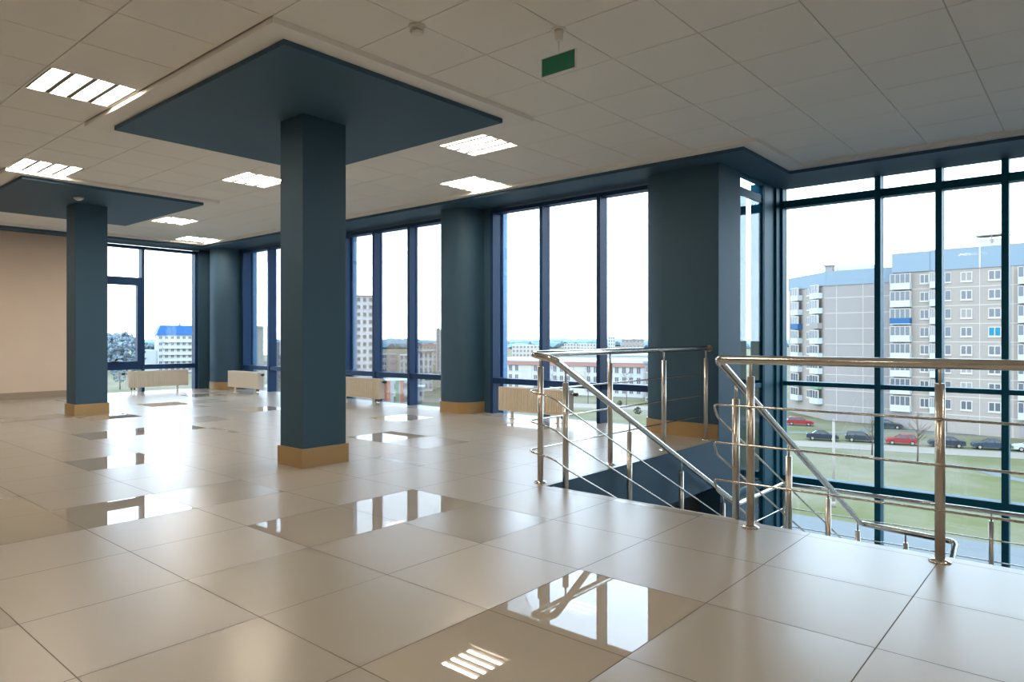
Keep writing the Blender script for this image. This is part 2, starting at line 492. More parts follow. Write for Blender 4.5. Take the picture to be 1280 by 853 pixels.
# ------------------------------------------------------------------ ceiling lamps
def lamp(k, j, label, first=[]):
    x, y = CX0 - (k + .5) * CP, CY0 + (j + .5) * CP
    if first:
        t = copy_tree(first[0]); t.location = (x, y, ZT); t['label'] = label
        return t
    t = empty('ceiling_light', (x, y, ZT), label=label, cat='ceiling light', group='square recessed ceiling lights')
    a = CP / 2
    f = MB(); e = .014
    f.box(-a, a, -a, -a + e, -.002, .1); f.box(-a, a, a - e, a, -.002, .1)
    f.box(-a, -a + e, -a + e, a - e, -.002, .1); f.box(a - e, a, -a + e, a - e, -.002, .1); f.box(-a, a, -a, a, .1, .11)
    f.build('housing', M_REFL, t)
    p = (2 * a - 2 * e) / 4
    w = .034
    for i in range(4):
        y0 = -a + e + i * p
        r = MB(); n = 8; pts = [(y0, 0.0), (y0 + w / 2, 0.0)]
        for q in range(n + 1):
            u = q / n; pts.append((y0 + w / 2 + u * (p - w), .004 + .06 * math.sin(PI * u) ** .6))
        pts += [(y0 + p - w / 2, 0.0), (y0 + p, 0.0)]
        for q in range(len(pts) - 1):
            (ya, za), (yb, zb) = pts[q], pts[q + 1]
            r.quad([(-a + e, ya, za), (a - e, ya, za), (a - e, yb, zb), (-a + e, yb, zb)])
            r.quad([(-a + e, ya, za + .003), (a - e, ya, za + .003), (a - e, yb, zb + .003), (-a + e, yb, zb + .003)])
        r.build('reflector', M_LOUV, t)
        MB().tube([(-a + e + .012, y0 + p / 2, .030), (a - e - .012, y0 + p / 2, .034)], .027, 12).build('tube', M_TUBE, t)
    first.append(t)
    return t


NAMES = ['lit square ceiling light left of the large blue ceiling panel', 'lit square ceiling light above the farther blue ceiling panel, at left edge',
         'lit square ceiling light just left of the nearest column', 'lit square ceiling light at the right corner of the large blue panel',
         'lit square ceiling light near the window soffit, right of the nearest column', 'lit square ceiling light right of the farther column, the higher of two',
         'lit square ceiling light nearest the round corner column'] + ['added square ceiling light out of view, brightens the hall'] * 8
for (k, j), nm in zip(LAMPS, NAMES): lamp(k, j, nm)

# ------------------------------------------------------------------ ceiling fittings
t = empty('smoke_detector', (-3.07, 2.73, ZT), label='round white smoke detector on the ceiling tiles near the large blue panel', cat='smoke detector')
b = MB(); b.cyl(0, 0, -.018, 0, .052, 28); b.build('base', M_PLAST, t)
b = MB(); b.cyl(0, 0, -.03, -.018, .040, 28); b.tube([(0, 0, -.036), (0, 0, -.05)], [.043, .030], 28); b.build('head', M_PLAST, t)
b = MB(); b.cyl(0, 0, -.037, -.029, .034, 24); b.build('vent', M_DARK, t)
t = empty('motion_sensor', (-9.80, 3.06, ZSOF), label='small white sensor on the blue panel in front of the farther column', cat='sensor')
b = MB(); b.cyl(0, 0, -.022, 0, .055, 24); b.build('base', M_PLAST, t)
b = MB(); b.tube([(0, 0, -.022), (0, 0, -.034), (0, 0, -.042)], [.045, .036, .012], 24); b.build('lens', M_PLAST, t)
t = empty('hanging_sign', (-2.46, 3.31, ZT), label='blank green rectangular sign hanging from the ceiling tiles', cat='sign')
b = MB(); b.box(-.122, .122, -.006, .006, -.258, -.150); b.build('board', [M_GREEN], t)
b = MB()
for (x0, x1, z0, z1) in ((-.127, .127, -.2625, -.258), (-.127, .127, -.150, -.1455), (-.127, -.122, -.258, -.150), (.122, .127, -.258, -.150)): b.box(x0, x1, -.008, .008, z0, z1)
b.build('border', M_PLAST, t)
b = MB(); b.tube([(0, 0, -.145), (0, 0, -.05)], .004, 8); b.build('rod', M_PLAST, t)
b = MB(); b.tube([(0, 0, -.07), (0, 0, -.006)], [.022, .03], 20); b.cyl(0, 0, -.006, 0, .045, 20); b.build('mount', M_PLAST, t)

# ------------------------------------------------------------------ stairs
t = empty('staircase', ((-2.93 - 1.55) / 2, HY0, 0), label='flight of stairs going down from the floor opening to the landing', cat='stairs')
b = MB(); ox = t.location.x
for i in range(1, 11):
    y0 = (i - 1) * .32
    if i < 10: b.box(-2.88 - ox, -1.58 - ox, y0, y0 + .32, -.16 * i - .03, -.16 * i); b.box(-2.88 - ox, -1.58 - ox, y0, y0 + .02, -.16 * i, -.16 * (i - 1))
    else: b.box(-2.88 - ox, -1.58 - ox, y0, y0 + .02, -.16 * i, -.16 * (i - 1))
b.build('steps', M_STAIR, t)
b = MB(); ys = [(0, -.16 - .28), (0, -.16), (2.88, -1.6), (3.0, -1.86)]
for x0, x1 in ((-2.90, -2.88), (-1.58, -1.56)):
    bm = b.bm
    A = [bm.verts.new((x0 - ox, y, z)) for y, z in ys]; B = [bm.verts.new((x1 - ox, y, z)) for y, z in ys]
    bm.faces.new(A); bm.faces.new(B[::-1])
    for i in range(4): bm.faces.new((A[i], A[(i + 1) % 4], B[(i + 1) % 4], B[i]))
b.build('stringer', M_STAIR, t)
t = empty('staircase', (-.2, 6.69, ZLAND), label='lower flight of stairs going down from the landing, hidden under the floor edge', cat='stairs')
b = MB()
for i in range(1, 10):
    b.box(-.62, .62, -.32 * i, -.32 * (i - 1), -.16 * i - .03, -.16 * i); b.box(-.62, .62, -.32 * (i - 1) - .02, -.32 * (i - 1), -.16 * i, -.16 * (i - 1))
b.build('steps', M_STAIR, t)
b = MB(); b.box(HX0, .80, 6.69, YBAY - .13, ZLAND - .2, ZLAND)
props(b.build('floor_landing', M_STAIR), 'grey stair landing in front of the stairwell glazing', 'landing', kind='structure')


# ------------------------------------------------------------------ railings
def post(parent, x, y, zf, zr, flange=True, m=None):
    """post standing at zf carrying the handrail centre at zr"""
    p = MB(); p.cyl(x, y, zf, zr - .095, .0212, 18); p.tube([(x, y, zr - .095), (x, y, zr - .092)], [.0212, .017], 18)
    o = p.build('post', M_STEEL, parent)
    MB().cyl(x, y, zr - .0925, zr - .012, .0075, 12).build('support_rod', M_STEEL, o)
    if flange:
        f = MB(); f.tube([(x, y, zf), (x, y, zf + .006), (x, y, zf + .014)], [.047, .046, .0225], 24)
        f.build('base_flange', M_STEELP, o)
    return o


RH = .912
GX, FX1, FX2 = -3.03, -2.85, -1.635
slope = .502
off = (.255, .465, .672)            # mid rails below the handrail on the level
offs = (.285, .50, .705)            # and on the flight


def fz1(y): return .643 - slope * (y - 4.244)
def fz2(y): return .256 - slope * (y - 4.95)


t = empty('stair_railing', (GX, 3.86, 0), label='stainless steel railing along the left side of the stairs, ending at the dark column', cat='railing')
T = Matrix.Translation(-t.location)


def rel(o, t):
    o.matrix_parent_inverse = Matrix.Translation(-Vector(t.location))
    return o


path = [(GX, 6.63, RH + .01), (GX, 3.76, RH + .003), (FX1, 3.78, .882), (FX1, 6.90, fz1(6.90)), (FX1, 8.24, -.687), (.62, 8.24, -.687)]
path[3] = (FX1, 6.92, -.687)
rel(MB().tube(fillet(path, [.05, .05, .07, .06], 7), .0241, 18).build('handrail', M_STEELP, t), t)
for k in range(3):
    z = RH - off[k]
    pts = [(GX - .028, 6.62, z), (GX - .028, 3.735, z), (FX1 + .01, 3.745, z - .03), (FX1 + .028, 3.93, fz1(3.93) - offs[k]), (FX1 + .028, 6.92, -.687 - offs[k] + .03), (FX1 + .028, 8.22, -.687 - off[k] - .02), (.62, 8.22, -.687 - off[k] - .02)]
    rel(MB().tube(fillet(pts, [.085, .085, .05, .05, .05], 8), .0062, 10).build('mid_rail', M_STEELP, t), t)
for y in (3.86, 4.775, 5.68, 6.56): rel(post(t, GX, y, 0, RH + .004), t)
for y in (3.915, 4.775, 5.665, 6.56):
    st = -.16 * (math.floor((y - HY0) / .32) + 1)
    rel(post(t, FX1, y, st, fz1(y)), t)
for (x, y) in ((FX1 + .03, 8.20), (-.823, 8.24), (.08, 8.24)): rel(post(t, x, y, ZLAND, -.687), t)
MBf = MB(); MBf.tube([(GX, 6.655, RH + .01), (GX, 6.63, RH + .01)], .034, 20)
rel(MBf.build('wall_flange', M_STEELP, t), t)

t = empty('stair_railing', (-1.45, 3.69, 0), label='stainless steel railing along the front floor edge and right side of the stairs', cat='railing')
FY = 3.69
xe = -.915
path = [(.88, 8.2, RH), (.88, FY, RH), (FX2, FY, RH - .004), (FX2, 6.72, fz2(6.72)), (xe, 6.72, fz2(6.72) - .03), (xe, 3.85, fz2(6.72) - .03 - .5 * 2.87)]
rel(MB().tube(fillet(path, [.06, .04, .06, .05], 7), .0241, 18).build('handrail', M_STEELP, t), t)
for k in range(3):
    z = RH - off[k]
    pts = [(.908, 8.2, z), (.908, FY - .028, z), (FX2 - .01, FY - .028, z), (FX2 - .024, FY + .05, fz2(FY + .05) - offs[k]), (FX2 - .026, 6.70, fz2(6.70) - offs[k]), (xe, 6.72, fz2(6.72) - offs[k] - .03), (xe, 3.85, fz2(6.72) - offs[k] - .03 - .5 * 2.87)]
    rel(MB().tube(fillet(pts, [.06, .03, .03, .05, .05], 6), .0062, 10).build('mid_rail', M_STEELP, t), t)
for x in (-1.448, -.563, .322): rel(post(t, x, FY, 0, RH), t)
for y in (3.74, 4.62, 5.5, 6.4, 7.3, 8.15): rel(post(t, .88, y, 0, RH), t)
for y in (3.945, 4.85, 5.75, 6.62):
    st = max(-1.6, -.16 * (math.floor((y - HY0) / .32) + 1))
    rel(post(t, FX2, y, st, fz2(y)), t)
rel(post(t, -1.28, 6.72, ZLAND, fz2(6.72) - .012), t)


# ================================================================== OUTSIDE
ZGR = -14.0
INTERIOR = set(MATS)
M_ASPH = mat('pale_asphalt', (118, 108, 99), .9, var=.08, scale=.4)
M_WALK = mat('pale_paving', (92, 93, 94), .9, var=.06, scale=.6)
M_SOIL = None


def ground_mat():
    m = mat('winter_grass', (94, 88, 55), .95)
    nt = m.node_tree; bs = nt.nodes['Principled BSDF']
    tc = nt.nodes.new('ShaderNodeTexCoord')
    n = nt.nodes.new('ShaderNodeTexNoise'); n.inputs['Scale'].default_value = .07; n.inputs['Detail'].default_value = 8; n.inputs['Roughness'].default_value = .65
    r = nt.nodes.new('ShaderNodeValToRGB')
    r.color_ramp.elements[0].position = .36; r.color_ramp.elements[0].color = lin(80, 79, 48)
    r.color_ramp.elements[1].position = .62; r.color_ramp.elements[1].color = lin(102, 95, 80)
    nt.links.new(tc.outputs['Object'], n.inputs['Vector']); nt.links.new(n.outputs['Fac'], r.inputs[0]); nt.links.new(r.outputs[0], bs.inputs['Base Color'])
    return m


M_GRASS = ground_mat()
M_CONC = mat('grey_concrete_panel', (140, 127, 118), .9, var=.05, scale=.3)
M_CONC2 = mat('cool_grey_concrete', (133, 123, 119), .9, var=.04, scale=.3)
M_JOINT = mat('white_joint_mortar', (168, 156, 145), .9)
M_PARA = mat('light_blue_cladding', (115, 125, 134), .7, var=.03, scale=.2)
M_WHT = mat('white_render', (166, 167, 167), .85, var=.03, scale=.3)
M_BWHT = mat('bright_white_render', (196, 196, 196), .85)
M_CREAM = mat('cream_render', (166, 160, 149), .85, var=.03, scale=.3)
M_PINK = mat('dusty_red_roof', (146, 108, 99), .8, var=.05, scale=.3)
M_ROOFW = mat('pale_metal_roof', (166, 166, 166), .5)
M_BROOF = mat('bright_blue_roof', (40, 77, 124), .5, var=.06, scale=.1)
M_PANE = mat('dim_window_pane', (80, 80, 85), .15)
M_PANEB = mat('cyan_window_blind', (33, 105, 131), .4)
M_WFR = mat('white_window_frame', (170, 159, 149), .6)
M_BLUEB = mat('blue_balcony_panel', (48, 82, 117), .6)
M_TEALB = mat('mint_balcony_panel', (101, 125, 102), .6)
M_ORNG = mat('salmon_panel', (161, 90, 62), .7)
M_BARK = mat('grey_bark', (87, 73, 62), .95)
M_TWIG = mat('bare_twigs', (98, 84, 72), .95)
M_BUSH = mat('dull_evergreen', (52, 60, 44), .95, var=.3, scale=1.5)
M_TREE = mat('haze_tinted_foliage', (96, 106, 112), .95, var=.2, scale=.4)  # aerial haze put into the colour as pale blue grey
M_FOR = mat('haze_tinted_forest', (108, 128, 139), .95, var=.15, scale=.01)  # blue grey of the far haze is in the base colour
M_TYRE = mat('tyre_rubber', (24, 21, 19), .8)
M_CGLS = mat('car_glass', (33, 34, 36), .1)
M_POLE = mat('galvanised_pole', (135, 123, 113), .5)

b = MB(); b.quad([(-2600, -300, ZGR), (1200, -300, ZGR), (1200, 3000, ZGR), (-2600, 3000, ZGR)])
props(b.build('ground', M_GRASS), 'wide winter ground with patchy grass outside the windows', 'ground', kind='structure')


def strip(name, pts, w, m, label, cat, dz=.03):
    b = MB(); P = [Vector((p[0], p[1], 0)) for p in pts]; L = []; R = []
    for i, p in enumerate(P):
        d = (P[min(i + 1, len(P) - 1)] - P[max(i - 1, 0)]).normalized(); n = Vector((-d.y, d.x, 0)) * w / 2
        L.append(p + n); R.append(p - n)
    for i in range(len(P) - 1):
        b.quad([(R[i].x, R[i].y, ZGR + dz), (R[i + 1].x, R[i + 1].y, ZGR + dz), (L[i + 1].x, L[i + 1].y, ZGR + dz), (L[i].x, L[i].y, ZGR + dz)])
    return props(b.build(name, m), label, cat, kind='structure')


def gpt(px, py):
    d = (EYE - ZGR) * FOC / (py - HOR)
    return far(px, d)


r0, r1 = Vector(gpt(1010, 555.5)), Vector(gpt(1280, 570.5)); dr = (r1 - r0)
strip('road', [r0 - dr * 12, r0, r1, r1 + dr * 6], 5.6, M_ASPH, 'grey street with parked cars in front of the apartment blocks', 'road')
q0, q1 = Vector(gpt(1000, 648)), Vector(gpt(1280, 690)); dq = q1 - q0
qn = Vector((-dq.y, dq.x, 0)).normalized() * 21
strip('pavement', [q0 - dq * 8 - qn, q0 - qn, q1 - qn, q1 + dq * 6 - qn], 44, M_WALK, 'wide pale paved strip close to the stairwell glazing', 'pavement')
strip('footpath', [gpt(1175, 580), gpt(1225, 588), gpt(1262, 598), gpt(1330, 612)], 1.6, M_WALK, 'narrow worn path crossing the grass', 'path', .025)
strip('footpath', [gpt(985, 541), gpt(1060, 541), gpt(1100, 536), gpt(1160, 541), gpt(1300, 546)], 2.0, M_WALK, 'pale path between parked cars and the apartment blocks', 'path', .025)
s0, s1 = Vector(gpt(500, 499)), Vector(gpt(850, 512)); ds = s1 - s0
strip('road', [s0 - ds * .3, s0, s1], 9, M_ASPH, 'pale street in front of the long low red-roofed building', 'road')

# ---------------------------------------------------------------- buildings
WIN_CACHE = {}


def win_mesh(w, h, pane, n=2):
    k = (round(w, 2), round(h, 2), pane.name, n)
    if k not in WIN_CACHE:
        b = MB(); e = min(.14, w * .09)
        b.box(-w / 2 - .06, w / 2 + .06, -.10, .02, -.16, -.04, 0)
        b.box(-w / 2, w / 2, -.06, .02, -.04, e, 0); b.box(-w / 2, w / 2, -.06, .02, h - e, h, 0)
        b.box(-w / 2, -w / 2 + e, -.06, .02, e, h - e, 0); b.box(w / 2 - e, w / 2, -.06, .02, e, h - e, 0)
        for i in range(1, n):
            x = -w / 2 + w * i / n; b.box(x - e / 2, x + e / 2, -.06, .02, e, h - e, 0)
        b.box(-w / 2 + e, w / 2 - e, -.03, .015, e, h - e, 1)
        me_o = b.build('window', [M_WFR, pane])
        WIN_CACHE[k] = me_o.data
        bpy.data.objects.remove(me_o)
    return WIN_CACHE[k]


def add_win(t, s, z, w, h, pane=None, n=2, y=0.):
    o = bpy.data.objects.new('window', win_mesh(w, h, pane or M_PANE, n)); COL.objects.link(o)
    o.parent = t; o.location = (s, y, z)
    return o


def block(name, label, p0, p1, depth, z1, wallm, cat='building', group=None, joints=None, floor_h=2.9, z0=ZGR):
    """box building; local x runs along the front from p0 to p1, local y goes away from the viewer"""
    d = Vector((p1[0] - p0[0], p1[1] - p0[1])); L = d.length
    t = empty(name, (p0[0], p0[1], z0), math.atan2(d.y, d.x), label=label, cat=cat, group=group)
    b = MB(); b.box(0, L, 0, depth, 0, z1 - z0)
    if joints:
        for x in joints: b.box(x - .05, x + .05, -.025, 0, 0, z1 - z0, 1)
        z = floor_h
        while z < z1 - z0 - .5:
            b.box(0, L, -.02, 0, z - .06, z + .06, 1); z += floor_h
    b.build('walls', [wallm, M_JOINT], t)
    return t, L


def balcony(t, s, z, w, dep, panel, h=2.6, sill=1.05, pane=None):
    o = MB()
    o.box(s - w / 2, s + w / 2, -dep, 0, 0 + z, .12 + z, 1)
    o.box(s - w / 2, s + w / 2, -dep, -dep + .08, z + .12, z + sill, 0)
    o.box(s - w / 2, s - w / 2 + .06, -dep, 0, z + .12, z + sill, 0); o.box(s + w / 2 - .06, s + w / 2, -dep, 0, z + .12, z + sill, 0)
    q = o.build('balcony', [panel, M_WHT], t)
    g = MB()
    n = 4; ww = w - .1
    for i in range(n + 1):
        x = s - ww / 2 + ww * i / n; g.box(x - .05, x + .05, -dep + .01, -dep + .08, z + sill, z + h, 0)
    g.box(s - ww / 2, s + ww / 2, -dep + .01, -dep + .08, z + h - .1, z + h, 0)
    g.box(s - ww / 2, s + ww / 2, -dep + .03, -dep + .06, z + sill, z + h - .1, 1)
    g.box(s - ww / 2, s - ww / 2 + .05, -dep + .08, 0, z + sill, z + h, 0); g.box(s + ww / 2 - .05, s + ww / 2, -dep + .08, 0, z + sill, z + h, 0)
    g.build('glazing', [M_WFR, pane or M_PANE], q)


# --- nine storey block at the right
FH = 2.87
hd = math.radians(84.2); e1 = Vector((math.sin(hd), -math.cos(hd)))
p0 = Vector(far(1116.6, 115)[:2]); p1 = p0 + e1 * 34
T1, L1 = block('apartment_block', 'grey nine-storey apartment block with light blue roof band, at the right', p0, p1, 13, 11.8, M_CONC, joints=[6.3, 12.2, 16.4, 22.5, 28.5], floor_h=FH)
rng = random.Random(3)


def s_of(px):
    k = (px - 640) / FOC
    v = Vector((FWD[0] + RGT[0] * k, FWD[1] + RGT[1] * k))
    den = v.x * e1.y - v.y * e1.x
    return (p0.y * v.x - p0.x * v.y) / den * -1 if False else ((p0.x * v.y - p0.y * v.x) / den)


S = {px: s_of(px) for px in (1116.6, 1140, 1150, 1163, 1172, 1180, 1190, 1200, 1217, 1225, 1236, 1251, 1264, 1290)}
MB().box(-.15, 5.4, -.25, 13.1, 25.8, 28.95).build('parapet', M_PARA, T1)
MB().box(5.4, 34.1, -.12, 13.1, 25.8, 29.1).build('parapet', M_PARA, T1)
b = MB(); b.box(S[1225] - .12, S[1225] + .12, -.16, -.12, 25.8, 29.05); b.box(5.4, 34, -.14, -.1, 29.0, 29.15); b.box(-.15, 5.4, -.27, -.2, 28.9, 29.05)
b.build('coping', M_JOINT, T1)
b = MB(); sv = s_of(1232); b.box(sv - 1.7, sv + 1.7, 4, 6, 29.1, 30.6); rf = b.build('roof_vent', M_JOINT, T1)
b = MB(); b.box(sv - 2.1, sv + 2.1, 3.6, 6.4, 31.1, 31.3)
for x in (-1.9, 0, 1.9): b.box(sv + x - .08, sv + x + .08, 3.8, 4., 30.0, 31.1)
b.build('cap', M_CONC2, rf)
wb = S[1140] - .05
for f in range(9):
    z = f * FH
    if f > 0:
        balcony(T1, wb / 2 - .1, z, wb + .3, .9, M_BLUEB if f == 6 else M_WHT, pane=M_PANE)
        balcony(T1, 18.6, z, 2.9, .9, M_WHT); balcony(T1, 26.0, z, 2.9, .9, M_WHT)
        balcony(T1, (S[1163] + S[1172]) / 2 + .05, z, 1.1, .7, M_WHT)
    else:
        MB().box(.3, wb - .3, -.08, .02, .2, 2.3).build('basement_door', M_CONC2, T1)
        MB().box(17.3, 19.8, -.08, .02, .2, 2.3).build('basement_door', M_CONC2, T1)
        MB().box(6.6, 7.8, -.08, .02, .1, 2.3).build('basement_door', M_PANE, T1)
        continue
    add_win(T1, (S[1150] + S[1163]) / 2 - .1, z + .85, 1.35, 1.5)
    add_win(T1, s_of(1185), z + .85, .9, 1.55, n=1)
    add_win(T1, s_of(1208), z + .85, 1.6, 1.5, rng.choice((M_PANE, M_PANE, M_CONC2)))
    add_win(T1, s_of(1243.5), z + .85, 1.7, 1.5, M_PANEB if f == 5 else M_PANE)
    for x in (21.6, 23.6, 29.5, 32.0): add_win(T1, x, z + .85, 1.5, 1.5)

# --- block with blank gable further left
g0 = Vector(far(1031, 126)[:2]); g1 = g0 + e1 * 11.6
T2, L2 = block('apartment_block', 'grey apartment block with blank gable and blue roof band, left in the stairwell glazing', g0, g1, 13, 10.5, M_CONC2, joints=[2.1, 6.6], floor_h=2.78)
MB().box(-.1, L2 + .1, -.12, 13, 24.5, 27.1).build('parapet', M_PARA, T2)
MB().box(1.2, 7.4, 2, 8, 27.1, 28.0).build('roof_house', M_WHT, T2)
b = MB(); b.box(-.7, 1.0, 1.0, 2.6, 28.2, 28.4); b.box(-.5, .8, 1.2, 2.4, 27.1, 28.2); b.build('roof_vent', M_CONC2, T2)
# side wing: its face recedes to the left, carries the balconies
h0 = Vector(far(986, 140)[:2])
wing_d = Vector((g0.x - h0.x, g0.y - h0.y)); wl_ = wing_d.length
tw = MB()
lx = lambda P: (Matrix.Rotation(-T2.rotation_euler.z, 2) @ (Vector((P.x, P.y)) - g0))
a0, a1 = lx(h0), Vector((0, 0))
n_ = Vector((-(a1 - a0).y, (a1 - a0).x)).normalized()
tw.prism([tuple(a0), tuple(a1), tuple(a1 + n_ * 9), tuple(a0 + n_ * 9)], 0, 24.5, 0)
tw.build('side_wing', M_CONC, T2)
tw = MB(); k_ = n_ * -.12
tw.prism([tuple(a0 + k_), tuple(a1 + k_), tuple(a1 + n_ * 9), tuple(a0 + n_ * 9)], 24.5, 27.0, 0); tw.build('parapet', M_PARA, T2)
ang = math.atan2((a1 - a0).y, (a1 - a0).x)
face = MB(); face.box(0, wl_, .0, .05, .02, .1); fo = face.build('ledge', M_CONC, T2); fo.location = (a0.x, a0.y, 0); fo.rotation_euler = (0, 0, ang)
def wing_child(o):
    o.matrix_parent_inverse = Matrix.Identity(4)
    o.parent = T2
    return o
for f in range(1, 9):
    z = f * 2.78
    for s_, panel in ((wl_ * .30, M_BLUEB if f == 6 else M_WHT), (wl_ * .84, M_TEALB if f == 2 else (M_CONC2 if f == 6 else M_WHT))):
        bb = MB(); bb.box(s_ - 1.5, s_ + 1.5, -1.0, 0, z, z + 1.05)
        o = bb.build('balcony', panel, T2, (a0.x, a0.y, 0), ang)
        bb = MB(); bb.box(s_ - 1.45, s_ + 1.45, -.9, -.8, z + 1.05, z + 2.5, 1); bb.box(s_ - 1.5, s_ + 1.5, -.95, -.75, z + 2.4, z + 2.55, 0)
        for i in range(4): bb.box(s_ - 1.5 + i * .98, s_ - 1.42 + i * .98, -.95, -.75, z + 1.05, z + 2.4, 0)
        bb.build('glazing', [M_WFR, M_PANE], o)
    o = add_win(T2, 0, z + .8, 1.4, 1.5); q = a0 + (a1 - a0).normalized() * wl_ * .57
    o.location = (q.x, q.y, z + .8); o.rotation_euler = (0, 0, ang)

# --- pale small block between the two
u0, u1 = Vector(far(1104, 260)[:2]), Vector(far(1118, 258)[:2])
T3, L3 = block('apartment_block', 'small distant white apartment block between the two grey blocks', u0, u1, 12, -.5 + 12, M_WHT)
for f in range(8):
    for x in (1.2, 3.0): add_win(T3, x, 1 + f * 3, 1.2, 1.5, n=1)


def plain_block(label, x0, d0, x1, d1, ytop, rows, cols, wm, roof=None, roof_h=1.2, depth=14, name='apartment_block', w=1.6, h=1.5, skip=0, group=None, n=2, face_on=True):
    if face_on:
        dm = (d0 + d1) / 2; th = ((x0 + x1) / 2 - 640) / FOC; sl = -(x1 - x0) / FOC * dm * th / 2
        d0, d1 = dm - sl, dm + sl
    a, c = Vector(far(x0, d0)[:2]), Vector(far(x1, d1)[:2])
    dm = (d0 + d1) / 2; z1 = EYE - (ytop - HOR) / FOC * dm
    t, L = block(name, label, a, c, depth, z1, wm, group=group)
    H_ = z1 - ZGR; fh = H_ / rows; w = min(w, L / cols * .58)
    for r in range(skip, rows):
        for q in range(cols):
            add_win(t, L * (q + .5) / cols, r * fh + fh * .32, w, h, n=n)
    if roof:
        MB().box(-.4, L + .4, -.4, depth + .4, H_, H_ + roof_h).build('roof', roof, t)
    return t, L, H_


# long low school with red roof edge
TS, LS, HS = plain_block('long low white building with dusty red roof edge outside the three-bay window', 590, 196, 803, 172, 457, 3, 26, M_WHT, M_PINK, 1.0, 16, 'school_building', 1.3, 1.7, face_on=False)
for x in (4.5, 17.5, 33): MB().box(x - 1.6, x + 1.6, -.12, .05, 0, HS).build('pier', M_CREAM, TS)
MB().prism([(-.5, -.5), (LS + .5, -.5), (LS + .5, 16.5), (-.5, 16.5)], HS + 1.0, HS + 1.5).build('roof_cover', M_ROOFW, TS)
plain_block('pale grey block with blue edge at the right end of the red-roofed building', 806, 163, 819, 163, 455, 3, 2, M_CONC2, M_PARA, .6, 4, 'building', 1.0, 1.3)
plain_block('dusty red narrow building beside the dark column', 821, 172, 832, 172, 456, 3, 1, M_PINK, None, 1, 5, 'building', 1.0, 1.3)
plain_block('long white hall behind the red-roofed building', 700, 260, 830, 235, 445, 2, 14, M_WHT, M_ROOFW, .6, 30, 'hall', 1.6, 1.2)
plain_block('distant pale block with flat dark floor bands above the railing', 777, 420, 805, 410, 425, 5, 6, M_CONC2, M_CONC, .5, 16, w=2.6, h=1.4)
plain_block('distant pale slab block above the white hall', 760, 470, 769, 470, 421, 7, 3, M_WHT, None, 1, 14)
plain_block('distant pair of cream blocks behind the railing post', 705, 460, 724, 470, 430, 5, 5, M_CREAM, None, 1, 14)
plain_block('distant low cream block left of the mullion', 640, 420, 676, 440, 432, 4, 8, M_CREAM, None, 1, 14)
plain_block('distant low yellowish block behind the handrail', 722, 520, 745, 520, 430, 4, 6, M_CREAM, None, 1, 14)
plain_block('distant white tower at the right edge of the three-bay window', 820, 520, 832, 520, 414, 10, 2, M_WHT, None, 1, 14)
# second window
plain_block('white residential tower seen right of the nearest column', 437, 262, 467, 250, 371, 11, 4, M_BWHT, M_CONC2, .5, 14, 'tower_block', 1.7, 1.5)
plain_block('low grey block with blank wall in the middle window bay', 475, 204, 496.5, 204, 443, 5, 2, M_CONC2, None, 1, 9, 'building', 1.6, 1.3)
plain_block('low white block beside the blank grey wall', 499.5, 199, 516, 199, 444, 5, 3, M_WHT, None, 1, 9, 'building', 1.5, 1.3)
plain_block('white balcony block left of the rounded column', 518, 195, 541, 192, 441, 5, 4, M_WHT, M_CONC2, .5, 14, 'building', 2.2, 1.5)
plain_block('cream distant block over the white balcony block', 520, 380, 546, 380, 432, 4, 6, M_CREAM, M_PINK, .6, 14)
plain_block('thin tall white tower touching the rounded column', 545, 300, 556, 300, 412, 14, 2, M_WHT, None, 1, 14, 'tower_block')
TO, LO, HO = plain_block('low building with salmon and mint panels below the window bar', 478, 150, 512, 150, 476, 2, 3, M_WHT, None, 1, 10, 'shop_building', 1.6, 1.4)
for s_, m_ in ((.5, M_ORNG), (1.3, M_ORNG), (3.2, M_TEALB), (4.2, M_ORNG)):
    MB().box(s_ - .35, s_ + .35, -.15, 0, .3, HO).build('wall_panel', m_, TO)
plain_block('small white kiosk beside the parked cars', 515, 165, 530, 165, 485, 1, 2, M_WHT, M_ROOFW, .3, 6, 'kiosk', 1.2, 1.2)
# third window
plain_block('blank cream end wall in the narrow window by the round column', 312, 210, 337, 205, 410, 8, 1, M_CREAM, M_WHT, .5, 14, skip=9)
plain_block('grey blue block left of the nearest column', 338, 240, 356, 236, 428, 6, 4, M_CONC2, None, 1, 14)
# end wall window
TB, LB, HB = plain_block('white stepped building with bright blue roof in the end wall window', 197, 300, 262, 300, 419, 6, 9, M_WHT, None, 1, 16, 'office_building', 1.5, 1.4)
b = MB()
bm = b.bm; z0_, z1_ = HB, HB + 4.2
A = [bm.verts.new(p) for p in ((-.6, -.6, z0_), (LB, -.6, z0_), (LB, 16, z0_), (-.6, 16, z0_))]
B = [bm.verts.new(p) for p in ((1.2, 1.2, z1_), (LB, 1.2, z1_), (LB, 15, z1_), (1.2, 15, z1_))]
bm.faces.new(A); bm.faces.new(B)
for i in range(4): bm.faces.new((A[i], A[(i + 1) % 4], B[(i + 1) % 4], B[i]))
b.build('roof', M_BROOF, TB)
for x in (9.0, 15): MB().box(x - .4, x + .4, 4, 5, HB + 4.2, HB + 5.4).build('chimney', M_CONC, TB)
MB().box(-5, 0, 1, 14, 0, HB - 6.5).build('annex', M_WHT, TB)
for f in range(1, 6):
    MB().box(2.0, LB, -1.0, 0, HB * f / 6 - .5, HB * f / 6 + .35).build('balcony', M_WHT, TB)


